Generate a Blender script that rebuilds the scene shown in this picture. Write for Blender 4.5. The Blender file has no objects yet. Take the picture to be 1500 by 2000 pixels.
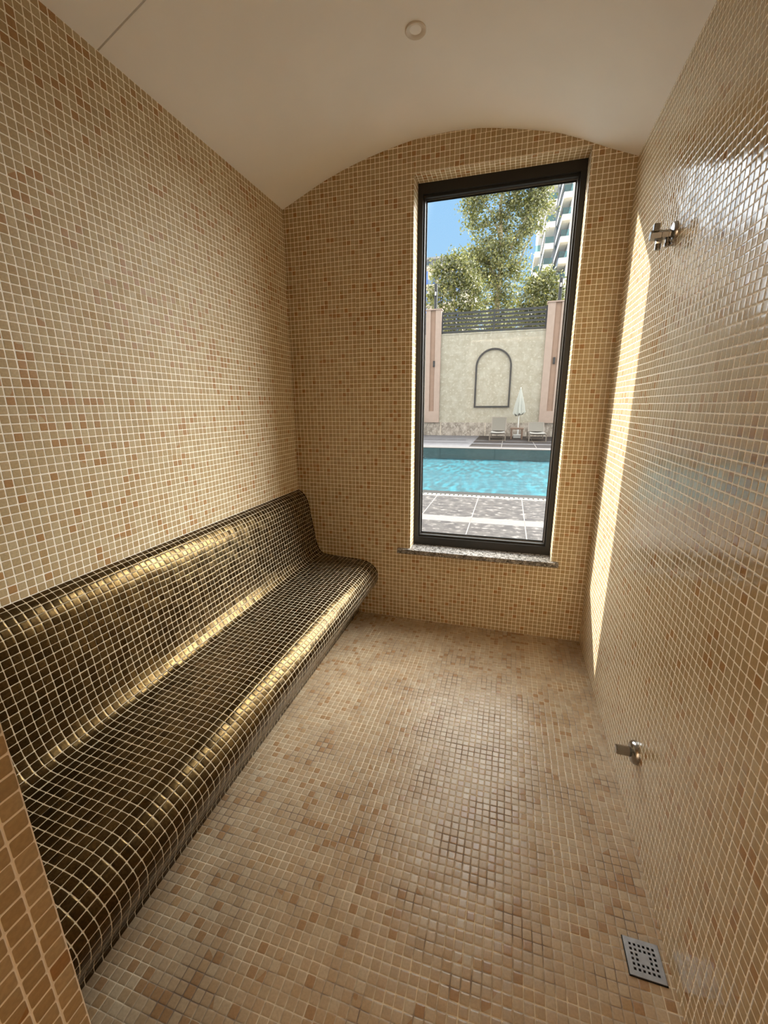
import bpy, bmesh, math, random
from mathutils import Vector, Matrix, noise

random.seed(11)
scn = bpy.context.scene
COL = scn.collection

# ---------------------------------------------------------------- helpers
class MB:
    """collects shapes in world metres; build() links them as one mesh object"""
    def __init__(s):
        s.bm = bmesh.new()
        s.uv = s.bm.loops.layers.uv.new('UVMap')
        s.custom = set()
    def face(s, pts, uvs=None):
        vs = [s.bm.verts.new(p) for p in pts]
        f = s.bm.faces.new(vs)
        if uvs:
            for l, u in zip(f.loops, uvs):
                l[s.uv].uv = u
            s.custom.add(f)
        return f
    def box(s, x0, x1, y0, y1, z0, z1, bevel=0, seg=2, rot=None, piv=None):
        r = bmesh.ops.create_cube(s.bm, size=1)
        vs = r['verts']
        for v in vs:
            v.co = Vector((x0 + (v.co.x + .5) * (x1 - x0), y0 + (v.co.y + .5) * (y1 - y0), z0 + (v.co.z + .5) * (z1 - z0)))
        if rot is not None:
            pv = Vector(piv) if piv else Vector(((x0 + x1) / 2, (y0 + y1) / 2, (z0 + z1) / 2))
            bmesh.ops.rotate(s.bm, verts=vs, cent=pv, matrix=rot)
        if bevel:
            es = {e for v in vs for e in v.link_edges}
            bmesh.ops.bevel(s.bm, geom=list(es), offset=bevel, segments=seg, profile=.5, affect='EDGES')
        return s
    def ring(s, c, u, v, r, seg):
        return [s.bm.verts.new(c + u * (r * math.cos(2 * math.pi * i / seg)) + v * (r * math.sin(2 * math.pi * i / seg))) for i in range(seg)]
    def lathe(s, org, axis, prof, seg=32, cap=True, phase=0.0):
        """prof: list of (distance along axis, radius)"""
        org = Vector(org); a = Vector(axis).normalized()
        u = a.orthogonal().normalized(); w = a.cross(u)
        u, w = u * math.cos(phase) + w * math.sin(phase), w * math.cos(phase) - u * math.sin(phase)
        rings = [s.ring(org + a * d, u, w, max(r, 1e-5), seg) for d, r in prof]
        for A, B in zip(rings, rings[1:]):
            for i in range(seg):
                j = (i + 1) % seg
                s.bm.faces.new((A[i], A[j], B[j], B[i]))
        if cap:
            s.bm.faces.new(list(reversed(rings[0]))); s.bm.faces.new(rings[-1])
        return s
    def tube(s, path, r, seg=10, closed=False):
        P = [Vector(p) for p in path]; n = len(P)
        R = r if isinstance(r, (list, tuple)) else [r] * n
        rings = []; prev = None
        for i in range(n):
            if closed: t = (P[(i + 1) % n] - P[i - 1]).normalized()
            else: t = (P[min(i + 1, n - 1)] - P[max(i - 1, 0)]).normalized()
            if prev is None: u = t.orthogonal().normalized()
            else:
                u = prev - t * prev.dot(t); u.normalize()
            prev = u; w = t.cross(u)
            rings.append(s.ring(P[i], u, w, R[i], seg))
        pairs = list(zip(rings, rings[1:]))
        if closed: pairs.append((rings[-1], rings[0]))
        for A, B in pairs:
            for i in range(seg):
                j = (i + 1) % seg
                s.bm.faces.new((A[i], A[j], B[j], B[i]))
        if not closed:
            s.bm.faces.new(list(reversed(rings[0]))); s.bm.faces.new(rings[-1])
        return s
    def build(s, name, mat, parent=None, smooth=False, normals=True):
        bm = s.bm
        if normals: bmesh.ops.recalc_face_normals(bm, faces=bm.faces)
        for f in bm.faces:
            f.smooth = smooth
            if f in s.custom: continue
            n = f.normal; ax = max(range(3), key=lambda i: abs(n[i]))
            for l in f.loops:
                c = l.vert.co
                l[s.uv].uv = ((c.y, c.z), (c.x, c.z), (c.x, c.y))[ax]
        if parent is not None:
            bmesh.ops.translate(bm, verts=bm.verts, vec=-WORLD[parent.name])
        me = bpy.data.meshes.new(name); bm.to_mesh(me); bm.free()
        o = bpy.data.objects.new(name, me); COL.objects.link(o)
        me.materials.append(mat)
        WORLD[o.name] = Vector((0, 0, 0))
        if parent is not None:
            o.parent = parent; WORLD[o.name] = WORLD[parent.name].copy()
        return o
WORLD = {}

def tag(o, label=None, cat=None, group=None, kind=None):
    if label: o['label'] = label
    if cat: o['category'] = cat
    if group: o['group'] = group
    if kind: o['kind'] = kind
    return o
def thing(name, loc, label, cat, group=None, kind=None):
    o = bpy.data.objects.new(name, None); COL.objects.link(o)
    o.location = loc; o.empty_display_size = .1
    WORLD[o.name] = Vector(loc)
    return tag(o, label, cat, group, kind)
def autosmooth(o, ang=35):
    me = o.data
    for p in me.polygons: p.use_smooth = True
    bm = bmesh.new(); bm.from_mesh(me)
    for e in bm.edges:
        if len(e.link_faces) == 2 and e.calc_face_angle(0) > math.radians(ang): e.smooth = False
    bm.to_mesh(me); bm.free()
    return o

# ---------------------------------------------------------------- materials
def srgb(r, g, b):
    f = lambda c: (c / 255 / 12.92) if c / 255 <= .04045 else ((c / 255 + .055) / 1.055) ** 2.4
    return (f(r), f(g), f(b), 1)
class NT:
    def __init__(s, name):
        s.m = bpy.data.materials.new(name); s.m.use_nodes = True
        s.t = s.m.node_tree; s.t.nodes.clear()
        s.out = s.n('ShaderNodeOutputMaterial')
    def n(s, typ, **kw):
        nd = s.t.nodes.new(typ)
        for k, v in kw.items(): setattr(nd, k, v)
        return nd
    def put(s, sock, v):
        if hasattr(v, 'links') or isinstance(v, bpy.types.NodeSocket): s.t.links.new(v, sock)
        elif v is not None: sock.default_value = v
    def math(s, op, a, b=None, c=None, clamp=False):
        nd = s.n('ShaderNodeMath', operation=op); nd.use_clamp = clamp
        s.put(nd.inputs[0], a)
        if b is not None: s.put(nd.inputs[1], b)
        if c is not None: s.put(nd.inputs[2], c)
        return nd.outputs[0]
    def vec(s, op, a, b=None, scale=None):
        nd = s.n('ShaderNodeVectorMath', operation=op)
        s.put(nd.inputs[0], a)
        if b is not None: s.put(nd.inputs[1], b)
        if scale is not None: s.put(nd.inputs['Scale'], scale)
        return nd.outputs['Value'] if op in ('LENGTH', 'DOT_PRODUCT') else nd.outputs[0]
    def mix(s, fac, a, b, blend='MIX'):
        nd = s.n('ShaderNodeMix', data_type='RGBA', blend_type=blend)
        s.put(nd.inputs['Factor'], fac); s.put(nd.inputs['A'], a) if False else None
        s.put(nd.inputs[6], a); s.put(nd.inputs[7], b)
        return nd.outputs[2]
    def fmix(s, fac, a, b):
        nd = s.n('ShaderNodeMix', data_type='FLOAT')
        s.put(nd.inputs[0], fac); s.put(nd.inputs[2], a); s.put(nd.inputs[3], b)
        return nd.outputs[0]
    def step(s, v, a, b, lo=0.0, hi=1.0):
        nd = s.n('ShaderNodeMapRange', interpolation_type='SMOOTHSTEP')
        s.put(nd.inputs[0], v); s.put(nd.inputs[1], a); s.put(nd.inputs[2], b); s.put(nd.inputs[3], lo); s.put(nd.inputs[4], hi)
        return nd.outputs[0]
    def noise(s, vec, scale, detail=3, rough=.5):
        nd = s.n('ShaderNodeTexNoise')
        if vec is not None: s.put(nd.inputs['Vector'], vec)
        nd.inputs['Scale'].default_value = scale; nd.inputs['Detail'].default_value = detail; nd.inputs['Roughness'].default_value = rough
        return nd.outputs['Fac'], nd.outputs['Color']
    def schlick(s, f0, normal=None):
        g = s.n('ShaderNodeNewGeometry')
        c = s.math('ABSOLUTE', s.vec('DOT_PRODUCT', g.outputs['Incoming'], normal if normal is not None else g.outputs['Normal']))
        return s.math('ADD', f0, s.math('MULTIPLY', 1 - f0, s.math('POWER', s.math('SUBTRACT', 1.0, c, clamp=True), 5)))
    def bsdf(s, **kw):
        nd = s.n('ShaderNodeBsdfPrincipled')
        for k, v in kw.items(): s.put(nd.inputs[k.replace('_', ' ')], v)
        return nd.outputs[0]
    def end(s, sh):
        s.t.links.new(sh, s.out.inputs['Surface']); return s.m

def simple(name, col, rough=.5, metal=0.0, var=0.0, scale=20, bump=0.0, spec=.5, coat=0.0):
    t = NT(name)
    co = t.n('ShaderNodeTexCoord').outputs['Object']
    c = col
    nf, _ = t.noise(co, scale, 4)
    if var:
        lo = tuple(x * (1 - var) for x in col[:3]) + (1,); hi = tuple(min(1, x * (1 + var)) for x in col[:3]) + (1,)
        c = t.mix(t.step(nf, .3, .7), lo, hi)
    kw = dict(Base_Color=c, Roughness=rough, Metallic=metal, Specular_IOR_Level=spec, Coat_Weight=coat)
    if bump:
        b = t.n('ShaderNodeBump'); b.inputs['Strength'].default_value = bump; b.inputs['Distance'].default_value = .002
        t.put(b.inputs['Height'], nf); kw['Normal'] = b.outputs[0]
    return t.end(t.bsdf(**kw))

def stone(name, base, light, dark, s1=14, s2=60, rough=.5, stretch=(1, 1, 1), bump=0.0, joints=None, jcol=None, spec=.4):
    t = NT(name)
    co = t.n('ShaderNodeTexCoord').outputs['Object']
    mp = t.n('ShaderNodeMapping'); t.put(mp.inputs[0], co); mp.inputs['Scale'].default_value = stretch
    a, _ = t.noise(mp.outputs[0], s1, 6, .65)
    b, _ = t.noise(mp.outputs[0], s2, 3, .6)
    c = t.mix(t.step(a, .36, .66), dark, base)
    c = t.mix(t.step(b, .52, .7), c, light)
    if joints:
        sx, sy, w, ox, oy = joints
        sp = t.n('ShaderNodeSeparateXYZ'); t.put(sp.inputs[0], co)
        m = None
        for ax, st, of in ((0, sx, ox), (1, sy, oy)):
            if not st: continue
            f = t.math('FRACT', t.math('DIVIDE', t.math('ADD', sp.outputs[ax], of), st))
            d = t.math('ABSOLUTE', t.math('SUBTRACT', f, .5))
            k = t.math('GREATER_THAN', d, .5 - w / st)
            m = k if m is None else t.math('MAXIMUM', m, k)
        c = t.mix(m, c, jcol)
    kw = dict(Base_Color=c, Roughness=rough, Specular_IOR_Level=spec)
    if bump:
        bn = t.n('ShaderNodeBump'); bn.inputs['Strength'].default_value = bump; bn.inputs['Distance'].default_value = .003
        t.put(bn.inputs['Height'], a); kw['Normal'] = bn.outputs[0]
    return t.end(t.bsdf(**kw))

TP = .0264   # mosaic pitch, metres
def mosaic(name, tiles, accent, acc_amt, grout, gw=.055, rough=.15, metal=0.0, tilt=.03, pillow=.5, spec=.5,
           grout2=None, wob=.05, off=(0, 0), jit=.12, cloud=None, coat=0.0, sheet=1.6):
    """square glass mosaic: UVs are metres on the surface"""
    t = NT(name)
    uv = t.n('ShaderNodeUVMap').outputs[0]
    nz = t.n('ShaderNodeTexNoise'); t.put(nz.inputs['Vector'], uv); nz.inputs['Scale'].default_value = 7; nz.inputs['Detail'].default_value = 2
    p = t.vec('ADD', t.vec('SCALE', uv, scale=1 / TP), (off[0], off[1], 0))
    p = t.vec('ADD', p, t.vec('SCALE', t.vec('SUBTRACT', nz.outputs['Color'], (.5, .5, .5)), scale=wob))
    # sheets of 12 tiles sit a hair apart from each other
    sh = t.vec('FLOOR', t.vec('SCALE', p, scale=1 / 12))
    ws = t.n('ShaderNodeTexWhiteNoise', noise_dimensions='2D'); t.put(ws.inputs['Vector'], sh)
    p = t.vec('ADD', p, t.vec('SCALE', t.vec('SUBTRACT', ws.outputs['Color'], (.5, .5, .5)), scale=wob * sheet))
    cell = t.vec('FLOOR', p)
    w1 = t.n('ShaderNodeTexWhiteNoise', noise_dimensions='2D'); t.put(w1.inputs['Vector'], cell)
    w2 = t.n('ShaderNodeTexWhiteNoise', noise_dimensions='2D'); t.put(w2.inputs['Vector'], t.vec('ADD', cell, (31.7, 17.3, 0)))
    f = t.vec('SUBTRACT', t.vec('FRACTION', p), (.5, .5, .5))
    f = t.vec('ADD', f, t.vec('SCALE', t.vec('SUBTRACT', w2.outputs['Color'], (.5, .5, .5)), scale=.03))
    sp = t.n('ShaderNodeSeparateXYZ'); t.put(sp.inputs[0], f)
    ax = t.math('ABSOLUTE', sp.outputs[0]); ay = t.math('ABSOLUTE', sp.outputs[1])
    d = t.math('POWER', t.math('ADD', t.math('POWER', ax, 10), t.math('POWER', ay, 10)), .1)
    edge = .5 - gw
    g = t.step(d, edge - .012, edge + .012)                      # 1 in the grout
    # colour of each tile
    ramp = t.n('ShaderNodeValToRGB'); ramp.color_ramp.interpolation = 'LINEAR'
    e = ramp.color_ramp.elements
    while len(e) < len(tiles): e.new(.5)
    for i, c in enumerate(tiles): e[i].position = i / (len(tiles) - 1); e[i].color = c
    t.put(ramp.inputs[0], w1.outputs['Value'])
    c = ramp.outputs[0]
    amt = acc_amt
    if cloud:
        nf, _ = t.noise(uv, cloud, 2)
        amt = t.math('MULTIPLY', t.step(nf, .35, .7, .2, 1.9), acc_amt)
    c = t.mix(t.math('MULTIPLY', t.math('GREATER_THAN', amt, w2.outputs['Value']), .85), c, accent)
    fine, _ = t.noise(uv, 160, 3)
    c = t.mix(1.0, c, t.mix(t.step(fine, .3, .7), (1 - jit, 1 - jit, 1 - jit, 1), (1 + jit * .3, 1 + jit * .3, 1 + jit * .3, 1)), 'MULTIPLY')
    gc = grout
    if grout2:
        gf, _ = t.noise(uv, 6, 5, .65)
        gc = t.mix(t.step(gf, .4, .62), grout, grout2)
    col = t.mix(g, c, gc)
    # relief
    nt = t.vec('SUBTRACT', w1.outputs['Color'], (.5, .5, .5))
    geo = t.n('ShaderNodeNewGeometry')
    nn = t.vec('NORMALIZE', t.vec('ADD', geo.outputs['Normal'], t.vec('SCALE', nt, scale=tilt * 2)))
    h = t.math('SUBTRACT', 1.0, t.math('POWER', t.math('DIVIDE', d, .5, clamp=True), 7))
    bp = t.n('ShaderNodeBump'); bp.inputs['Strength'].default_value = pillow; bp.inputs['Distance'].default_value = .0022
    t.put(bp.inputs['Height'], h); t.put(bp.inputs['Normal'], nn)
    r = t.fmix(g, t.math('ADD', rough, t.math('MULTIPLY', w2.outputs['Value'], rough * .5)), .8)
    sh = t.bsdf(Base_Color=col, Roughness=r, Metallic=t.math('MULTIPLY', t.math('SUBTRACT', 1.0, g), metal),
                Specular_IOR_Level=t.fmix(g, spec, .2), Normal=bp.outputs[0], Coat_Weight=coat)
    return t.end(sh)

GROUT = srgb(250, 242, 226)
WT = [srgb(172, 149, 111), srgb(182, 160, 122), srgb(175, 150, 110), srgb(187, 167, 131), srgb(170, 141, 99)]
M = {}
M['mosaic_wall'] = mosaic('mosaic_wall', WT, srgb(164, 122, 76), .08, GROUT, gw=.055, rough=.17, tilt=.022, pillow=.45, cloud=3, spec=.30)
M['mosaic_left'] = mosaic('mosaic_wall_satin', WT, srgb(164, 122, 76), .10, GROUT, gw=.055, rough=.42, tilt=.022, pillow=.45, cloud=3, spec=.18)
M['mosaic_back'] = M['mosaic_wall']
M['mosaic_right'] = mosaic('mosaic_wall_glossy', WT, srgb(164, 122, 76), .08, GROUT, gw=.055, rough=.09, tilt=.018, pillow=.4, cloud=3, spec=.62, off=(.3, .1))
M['mosaic_floor'] = mosaic('mosaic_floor', [srgb(158, 135, 106), srgb(167, 146, 119), srgb(163, 138, 108), srgb(172, 154, 128), srgb(159, 131, 97)],
                           srgb(149, 115, 81), .09, srgb(202, 186, 160), gw=.045, rough=.24, tilt=.03, pillow=.6, spec=.36, grout2=srgb(120, 103, 89), wob=.16, cloud=3, sheet=.4)
M['mosaic_bench'] = mosaic('mosaic_bench', [srgb(80, 63, 38), srgb(94, 75, 45), srgb(87, 69, 41), srgb(75, 59, 35), srgb(99, 80, 49)],
                           srgb(78, 62, 36), .03, srgb(206, 190, 162), gw=.036, rough=.21, metal=.95, tilt=.05, pillow=.5, wob=.06, jit=.35)
M['plaster'] = simple('ceiling_plaster', srgb(240, 237, 234), .7, var=.02, scale=3, bump=.1)
M['frame'] = simple('black_window_metal', srgb(34, 33, 32), .42, 0, var=.06, scale=40, spec=.4)
M['gasket'] = simple('rubber_gasket', srgb(12, 12, 12), .6)
M['sill'] = stone('sill_granite', srgb(138, 134, 131), srgb(195, 191, 186), srgb(64, 59, 53), 40, 110, .18, spec=.5)
M['chrome'] = simple('chrome', srgb(164, 163, 162), .2, 1.0)
M['steel'] = simple('brushed_steel', srgb(148, 148, 150), .38, .85, var=.08, scale=60)
M['dark'] = simple('drain_dark', srgb(14, 13, 12), .8)
M['white_plastic'] = simple('white_lamp_plastic', srgb(214, 204, 192), .45)
M['lens'] = simple('frosted_lens', srgb(226, 214, 206), .5)
M['hall'] = simple('hall_plaster', srgb(222, 206, 182), .8)

def thin_glass(name, tint, base=.05, rough=.0, fr=1.0):
    t = NT(name)
    tr = t.n('ShaderNodeBsdfTransparent'); tr.inputs[0].default_value = tint
    gl = t.n('ShaderNodeBsdfGlossy'); gl.inputs['Roughness'].default_value = rough; gl.inputs['Color'].default_value = (1, 1, 1, 1)
    mx = t.n('ShaderNodeMixShader'); t.put(mx.inputs[0], t.math('MULTIPLY', t.schlick(.04), fr, clamp=True))
    t.put(mx.inputs[1], tr.outputs[0]); t.put(mx.inputs[2], gl.outputs[0])
    return t.end(mx.outputs[0])
M['glass'] = thin_glass('window_glass', (.97, .985, .98, 1), fr=.15)
M['rail_glass'] = thin_glass('teal_rail_glass', (.42, .66, .68, 1), rough=.05)
M['rail_glass_blue'] = thin_glass('blue_rail_glass', (.55, .72, .92, 1), rough=.05)

JC = srgb(150, 145, 140)
M['deck'] = stone('pool_deck_granite', srgb(64, 60, 58), srgb(102, 97, 94), srgb(43, 39, 39), 7, 11, .6, (.8, 1.1, 1), joints=(.68, 0, .005, .40, 0), jcol=srgb(124, 118, 113), spec=.12)
M['deck_light'] = stone('pale_granite_band', srgb(95, 92, 91), srgb(102, 100, 99), srgb(89, 86, 84), 9, 26, .6, (1, 2.2, 1), joints=(.68, 0, .004, .40, 0), jcol=srgb(85, 81, 76), spec=.12)
M['far_dark'] = stone('far_deck_dark', srgb(44, 39, 39), srgb(51, 47, 46), srgb(38, 35, 35), 5, 20, .6, joints=(1.2, 0, .006, .2, 0), jcol=JC, spec=.12)
M['far_light'] = stone('far_deck_light', srgb(97, 97, 99), srgb(106, 105, 109), srgb(87, 84, 88), 4, 20, .6, joints=(1.2, 0, .006, .5, 0), jcol=srgb(70, 69, 69), spec=.12)
M['coping'] = stone('pool_coping_stone', srgb(37, 35, 34), srgb(41, 40, 38), srgb(31, 29, 27), 10, 40, .6, spec=.12)
M['white_grate'] = simple('white_grate_plastic', srgb(113, 112, 109), .5)
M['slot'] = simple('grate_slot', srgb(120, 114, 104), .7)
def pool_floor():
    t = NT('pool_turquoise')
    co = t.n('ShaderNodeTexCoord').outputs['Object']
    _, nc = t.noise(co, 1.2, 3)
    p = t.vec('MULTIPLY', t.vec('ADD', co, t.vec('SCALE', nc, scale=.25)), (1.0, .28, 1))
    v = t.n('ShaderNodeTexVoronoi', feature='SMOOTH_F1'); t.put(v.inputs['Vector'], p); v.inputs['Scale'].default_value = 9
    nf, _ = t.noise(co, .35, 2)
    c = t.mix(t.step(v.outputs[0], .3, .62), srgb(0, 31, 40), srgb(16, 76, 85))  # caustic ripple light painted into the floor colour
    c = t.mix(t.step(nf, .42, .65, 0, .65), c, srgb(0, 48, 59))
    return t.end(t.bsdf(Base_Color=c, Roughness=.6))
M['pool_floor'] = pool_floor()
M['pool_wall'] = stone('pool_side_tile', srgb(70, 79, 81), srgb(77, 85, 86), srgb(63, 73, 75), 3, 12, .5, joints=(1.9, 0, .02, .4, 0), jcol=srgb(48, 62, 66))
def water():
    t = NT('pool_water')
    co = t.n('ShaderNodeTexCoord').outputs['Object']
    mp = t.n('ShaderNodeMapping'); t.put(mp.inputs[0], co); mp.inputs['Scale'].default_value = (1, 1.3, 1)
    a, _ = t.noise(mp.outputs[0], 3.2, 4, .6)
    b, _ = t.noise(mp.outputs[0], .6, 2)
    h = t.math('MULTIPLY', a, t.step(b, .35, .6, .35, 1))
    bp = t.n('ShaderNodeBump'); bp.inputs['Strength'].default_value = 1; bp.inputs['Distance'].default_value = .16
    t.put(bp.inputs['Height'], h)
    tr = t.n('ShaderNodeBsdfTransparent'); tr.inputs[0].default_value = (.70, .93, .97, 1)
    gl = t.n('ShaderNodeBsdfGlossy'); gl.inputs['Roughness'].default_value = .03
    t.put(gl.inputs['Normal'], bp.outputs[0])
    mx = t.n('ShaderNodeMixShader'); t.put(mx.inputs[0], t.math('MULTIPLY', t.schlick(.02, bp.outputs[0]), .25, clamp=True))
    t.put(mx.inputs[1], tr.outputs[0]); t.put(mx.inputs[2], gl.outputs[0])
    return t.end(mx.outputs[0])
M['water'] = water()
M['render'] = stone('boundary_render', srgb(159, 154, 141), srgb(172, 167, 154), srgb(146, 140, 125), 2.6, 9, .85, bump=.3)
M['dado'] = stone('dado_granite', srgb(157, 148, 138), srgb(174, 166, 157), srgb(117, 108, 99), 5, 16, .6, (1, 1, .7), joints=(2.2, 0, .012, .1, 0), jcol=srgb(186, 173, 156))
M['pink'] = simple('pink_render', srgb(155, 137, 126), .85, var=.04, scale=5)
M['pink_dark'] = simple('pink_recess', srgb(142, 118, 103), .85, var=.05, scale=5)
M['cap'] = simple('pillar_cap', srgb(156, 136, 125), .8)
M['fence'] = simple('grey_fence_metal', srgb(35, 37, 39), .5, .0)
M['arch'] = simple('arch_dark_metal', srgb(25, 25, 29), .5)
M['led'] = simple('lamp_diffuser', srgb(229, 227, 219), .4)
M['sling'] = simple('lounger_sling', srgb(96, 92, 85), .8, var=.05, scale=120)
M['sling_light'] = simple('lounger_seat_sling', srgb(120, 118, 114), .8, var=.05, scale=120)
M['lounger'] = simple('lounger_metal', srgb(102, 94, 86), .5)
M['wood'] = simple('table_wood', srgb(97, 76, 63), .6, var=.15, scale=30)
M['canvas'] = simple('parasol_canvas', srgb(156, 158, 152), .9, var=.03, scale=20)
M['white_metal'] = simple('white_pole', srgb(197, 197, 196), .4)
M['bark'] = simple('bark', srgb(150, 138, 112), .9, var=.35, scale=6, bump=.5)
def leaf_mat(name, cols):
    t = NT(name)
    g = t.n('ShaderNodeNewGeometry')
    r = t.n('ShaderNodeValToRGB'); e = r.color_ramp.elements
    while len(e) < len(cols): e.new(.5)
    for i, c in enumerate(cols): e[i].position = i / (len(cols) - 1); e[i].color = c
    t.put(r.inputs[0], g.outputs['Random Per Island'])
    d = t.n('ShaderNodeBsdfDiffuse'); t.put(d.inputs[0], r.outputs[0])
    tl = t.n('ShaderNodeBsdfTranslucent'); t.put(tl.inputs[0], r.outputs[0])
    gl = t.n('ShaderNodeBsdfGlossy'); gl.inputs['Roughness'].default_value = .35
    m1 = t.n('ShaderNodeMixShader'); m1.inputs[0].default_value = .34; t.put(m1.inputs[1], d.outputs[0]); t.put(m1.inputs[2], tl.outputs[0])
    m2 = t.n('ShaderNodeMixShader'); m2.inputs[0].default_value = .09; t.put(m2.inputs[1], m1.outputs[0]); t.put(m2.inputs[2], gl.outputs[0])
    return t.end(m2.outputs[0])
M['leaf'] = leaf_mat('plane_tree_leaves', [srgb(50, 58, 27), srgb(83, 88, 40), srgb(115, 117, 56), srgb(65, 73, 34), srgb(146, 142, 77)])
M['leaf_green'] = leaf_mat('plant_leaves', [srgb(80, 120, 70), srgb(120, 160, 90)])
M['tower'] = simple('tower_render', srgb(173, 171, 169), .8)
M['soffit'] = simple('tower_soffit', srgb(174, 167, 154), .8)
M['tower_glass'] = simple('tower_window', srgb(66, 104, 116), .15)
M['block'] = simple('block_render', srgb(170, 163, 153), .8)
M['block_grey'] = simple('block_grey_band', srgb(116, 122, 136), .7)
M['blue'] = simple('blue_panel', srgb(56, 99, 182), .4)
M['dark_win'] = simple('dark_window', srgb(60, 82, 98), .15)
M['roof'] = simple('grey_roof', srgb(114, 118, 125), .7)

# ---------------------------------------------------------------- camera
CZ = 1.473
Rm = Matrix(((0.95971449, 0.06460159, -0.27344967), (0.28092865, -0.23867516, 0.92957693), (-0.00521349, -0.9689483, -0.24720845)))
cam = bpy.data.cameras.new('camera'); camo = bpy.data.objects.new('camera', cam); COL.objects.link(camo)
cx, cy, cz = Rm.col[0], -Rm.col[1], -Rm.col[2]
camo.matrix_world = Matrix(((cx[0], cy[0], cz[0], 0), (cx[1], cy[1], cz[1], 0), (cx[2], cy[2], cz[2], CZ), (0, 0, 0, 1)))
cam.sensor_fit = 'VERTICAL'; cam.sensor_height = 24; cam.lens = 24 * 814 / 2000; cam.clip_start = .02; cam.clip_end = 500
scn.camera = camo

# ---------------------------------------------------------------- room shell
XL, YB = -1.4135, 2.64
def xr(y): return .521 - .0057 * (2.64 - y)
YF = .264                      # inner face of the front (doorway) wall

m = MB(); m.box(XL - .15, XL, -.3, YB + .25, -.1, 3.2)
tag(m.build('wall_left', M['mosaic_left']), 'left wall of beige mosaic tiles behind the dark bench', 'wall', kind='structure')

m = MB()
y0, y1 = -4.2, YB + .25
b = [(xr(y0), y0), (xr(y1), y1), (xr(y1) + .15, y1), (xr(y0) + .15, y0)]
lo = [(x, y, -.1) for x, y in b]; hi = [(x, y, 3.2) for x, y in b]
m.face(lo); m.face(hi)
for i in range(4): m.face([lo[i], lo[(i + 1) % 4], hi[(i + 1) % 4], hi[i]])
bmesh.ops.remove_doubles(m.bm, verts=m.bm.verts, dist=1e-5)
tag(m.build('wall_right', M['mosaic_right']), 'right wall of glossy beige mosaic tiles with a sunlit strip', 'wall', kind='structure')

WX0, WX1, WZ0, WZ1 = -.592, .31, .525, 2.716
m = MB()
m.box(-1.75, WX0, YB, YB + .24, -.1, 3.3); m.box(WX1, .95, YB, YB + .24, -.1, 3.3)
m.box(WX0, WX1, YB, YB + .24, -.1, WZ0 - .031); m.box(WX0, WX1, YB, YB + .24, WZ1, 3.3)
tag(m.build('wall_back', M['mosaic_back']), 'far mosaic wall with the tall window opening', 'wall', kind='structure')

m = MB()
# doorway wall close to the camera: a left pier (its jamb leans slightly), a lintel and a right stub
YD = -.14
def jx(z): return -.502 - .033 * min(z, 1.2)
for z0, z1 in ((-.1, 0.0), (0.0, .6), (.6, 1.2), (1.2, 2.9)):
    A = [(XL - .1, YD, z0), (jx(z0), YD, z0), (jx(z0), YF, z0), (XL - .1, YF, z0)]
    B = [(XL - .1, YD, z1), (jx(z1), YD, z1), (jx(z1), YF, z1), (XL - .1, YF, z1)]
    for i in range(4):
        if i == 3: continue
        m.face([A[i], A[(i + 1) % 4], B[(i + 1) % 4], B[i]])
m.box(XL - .1, .8, YD, YF, 2.35, 3.2)
bmesh.ops.remove_doubles(m.bm, verts=m.bm.verts, dist=1e-5)
tag(m.build('wall_front', M['mosaic_wall']), 'tiled doorway pier in the near left corner beside the bench', 'wall', kind='structure')

m = MB(); m.box(-1.75, .95, -4.2, YB + .1, -.1, 0)
tag(m.build('floor', M['mosaic_floor']), 'beige and orange mosaic tile floor', 'floor', kind='structure')

# barrel vault: measured profile, spline-smoothed
VP = [(-1.56, 2.578), (-1.414, 2.638), (-1.244, 2.708), (-1.109, 2.760), (-.917, 2.816), (-.677, 2.864), (-.495, 2.881), (-.237, 2.873), (.089, 2.808), (.231, 2.760), (.309, 2.727), (.401, 2.688), (.52, 2.642), (.67, 2.585)]
def crom(P, n):
    out = []
    for i in range(len(P) - 1):
        p0 = Vector(P[max(i - 1, 0)]); p1 = Vector(P[i]); p2 = Vector(P[i + 1]); p3 = Vector(P[min(i + 2, len(P) - 1)])
        for k in range(n):
            t = k / n
            out.append(.5 * ((2 * p1) + (p2 - p0) * t + (2 * p0 - 5 * p1 + 4 * p2 - p3) * t * t + (3 * p1 - p0 - 3 * p2 + p3) * t ** 3))
    out.append(Vector(P[-1])); return out
vp = crom(VP, 4)
def vz(x):
    for a, c in zip(vp, vp[1:]):
        if a.x <= x <= c.x: return a.y + (c.y - a.y) * (x - a.x) / (c.x - a.x)
bm = bmesh.new()
ys = [-.2, .4, .8, 1.2, 1.404, 1.4042, 1.4098, 1.41, 1.7, 2.0, 2.3, 2.5, YB + .02]
rows = []
for y in ys:
    dz = .012 if 1.4041 < y < 1.4099 else 0
    rows.append([bm.verts.new((p.x, y, p.y + dz)) for p in vp])
for A, B in zip(rows, rows[1:]):
    for i in range(len(A) - 1): bm.faces.new((A[i], B[i], B[i + 1], A[i + 1]))
top = [[bm.verts.new((x, y, 3.35)) for x in (vp[0].x, vp[-1].x)] for y in (ys[0], ys[-1])]
bm.faces.new((top[0][0], top[0][1], top[1][1], top[1][0]))
bm.faces.new((top[0][0], *rows[0], top[0][1])); bm.faces.new((top[1][0], *rows[-1], top[1][1]))
bm.faces.new([top[0][0], top[1][0]] + [r[0] for r in reversed(rows)]); bm.faces.new([top[0][1], top[1][1]] + [r[-1] for r in reversed(rows)])
bmesh.ops.recalc_face_normals(bm, faces=bm.faces)
me = bpy.data.meshes.new('ceiling'); bm.to_mesh(me); bm.free(); me.materials.append(M['plaster'])
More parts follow.
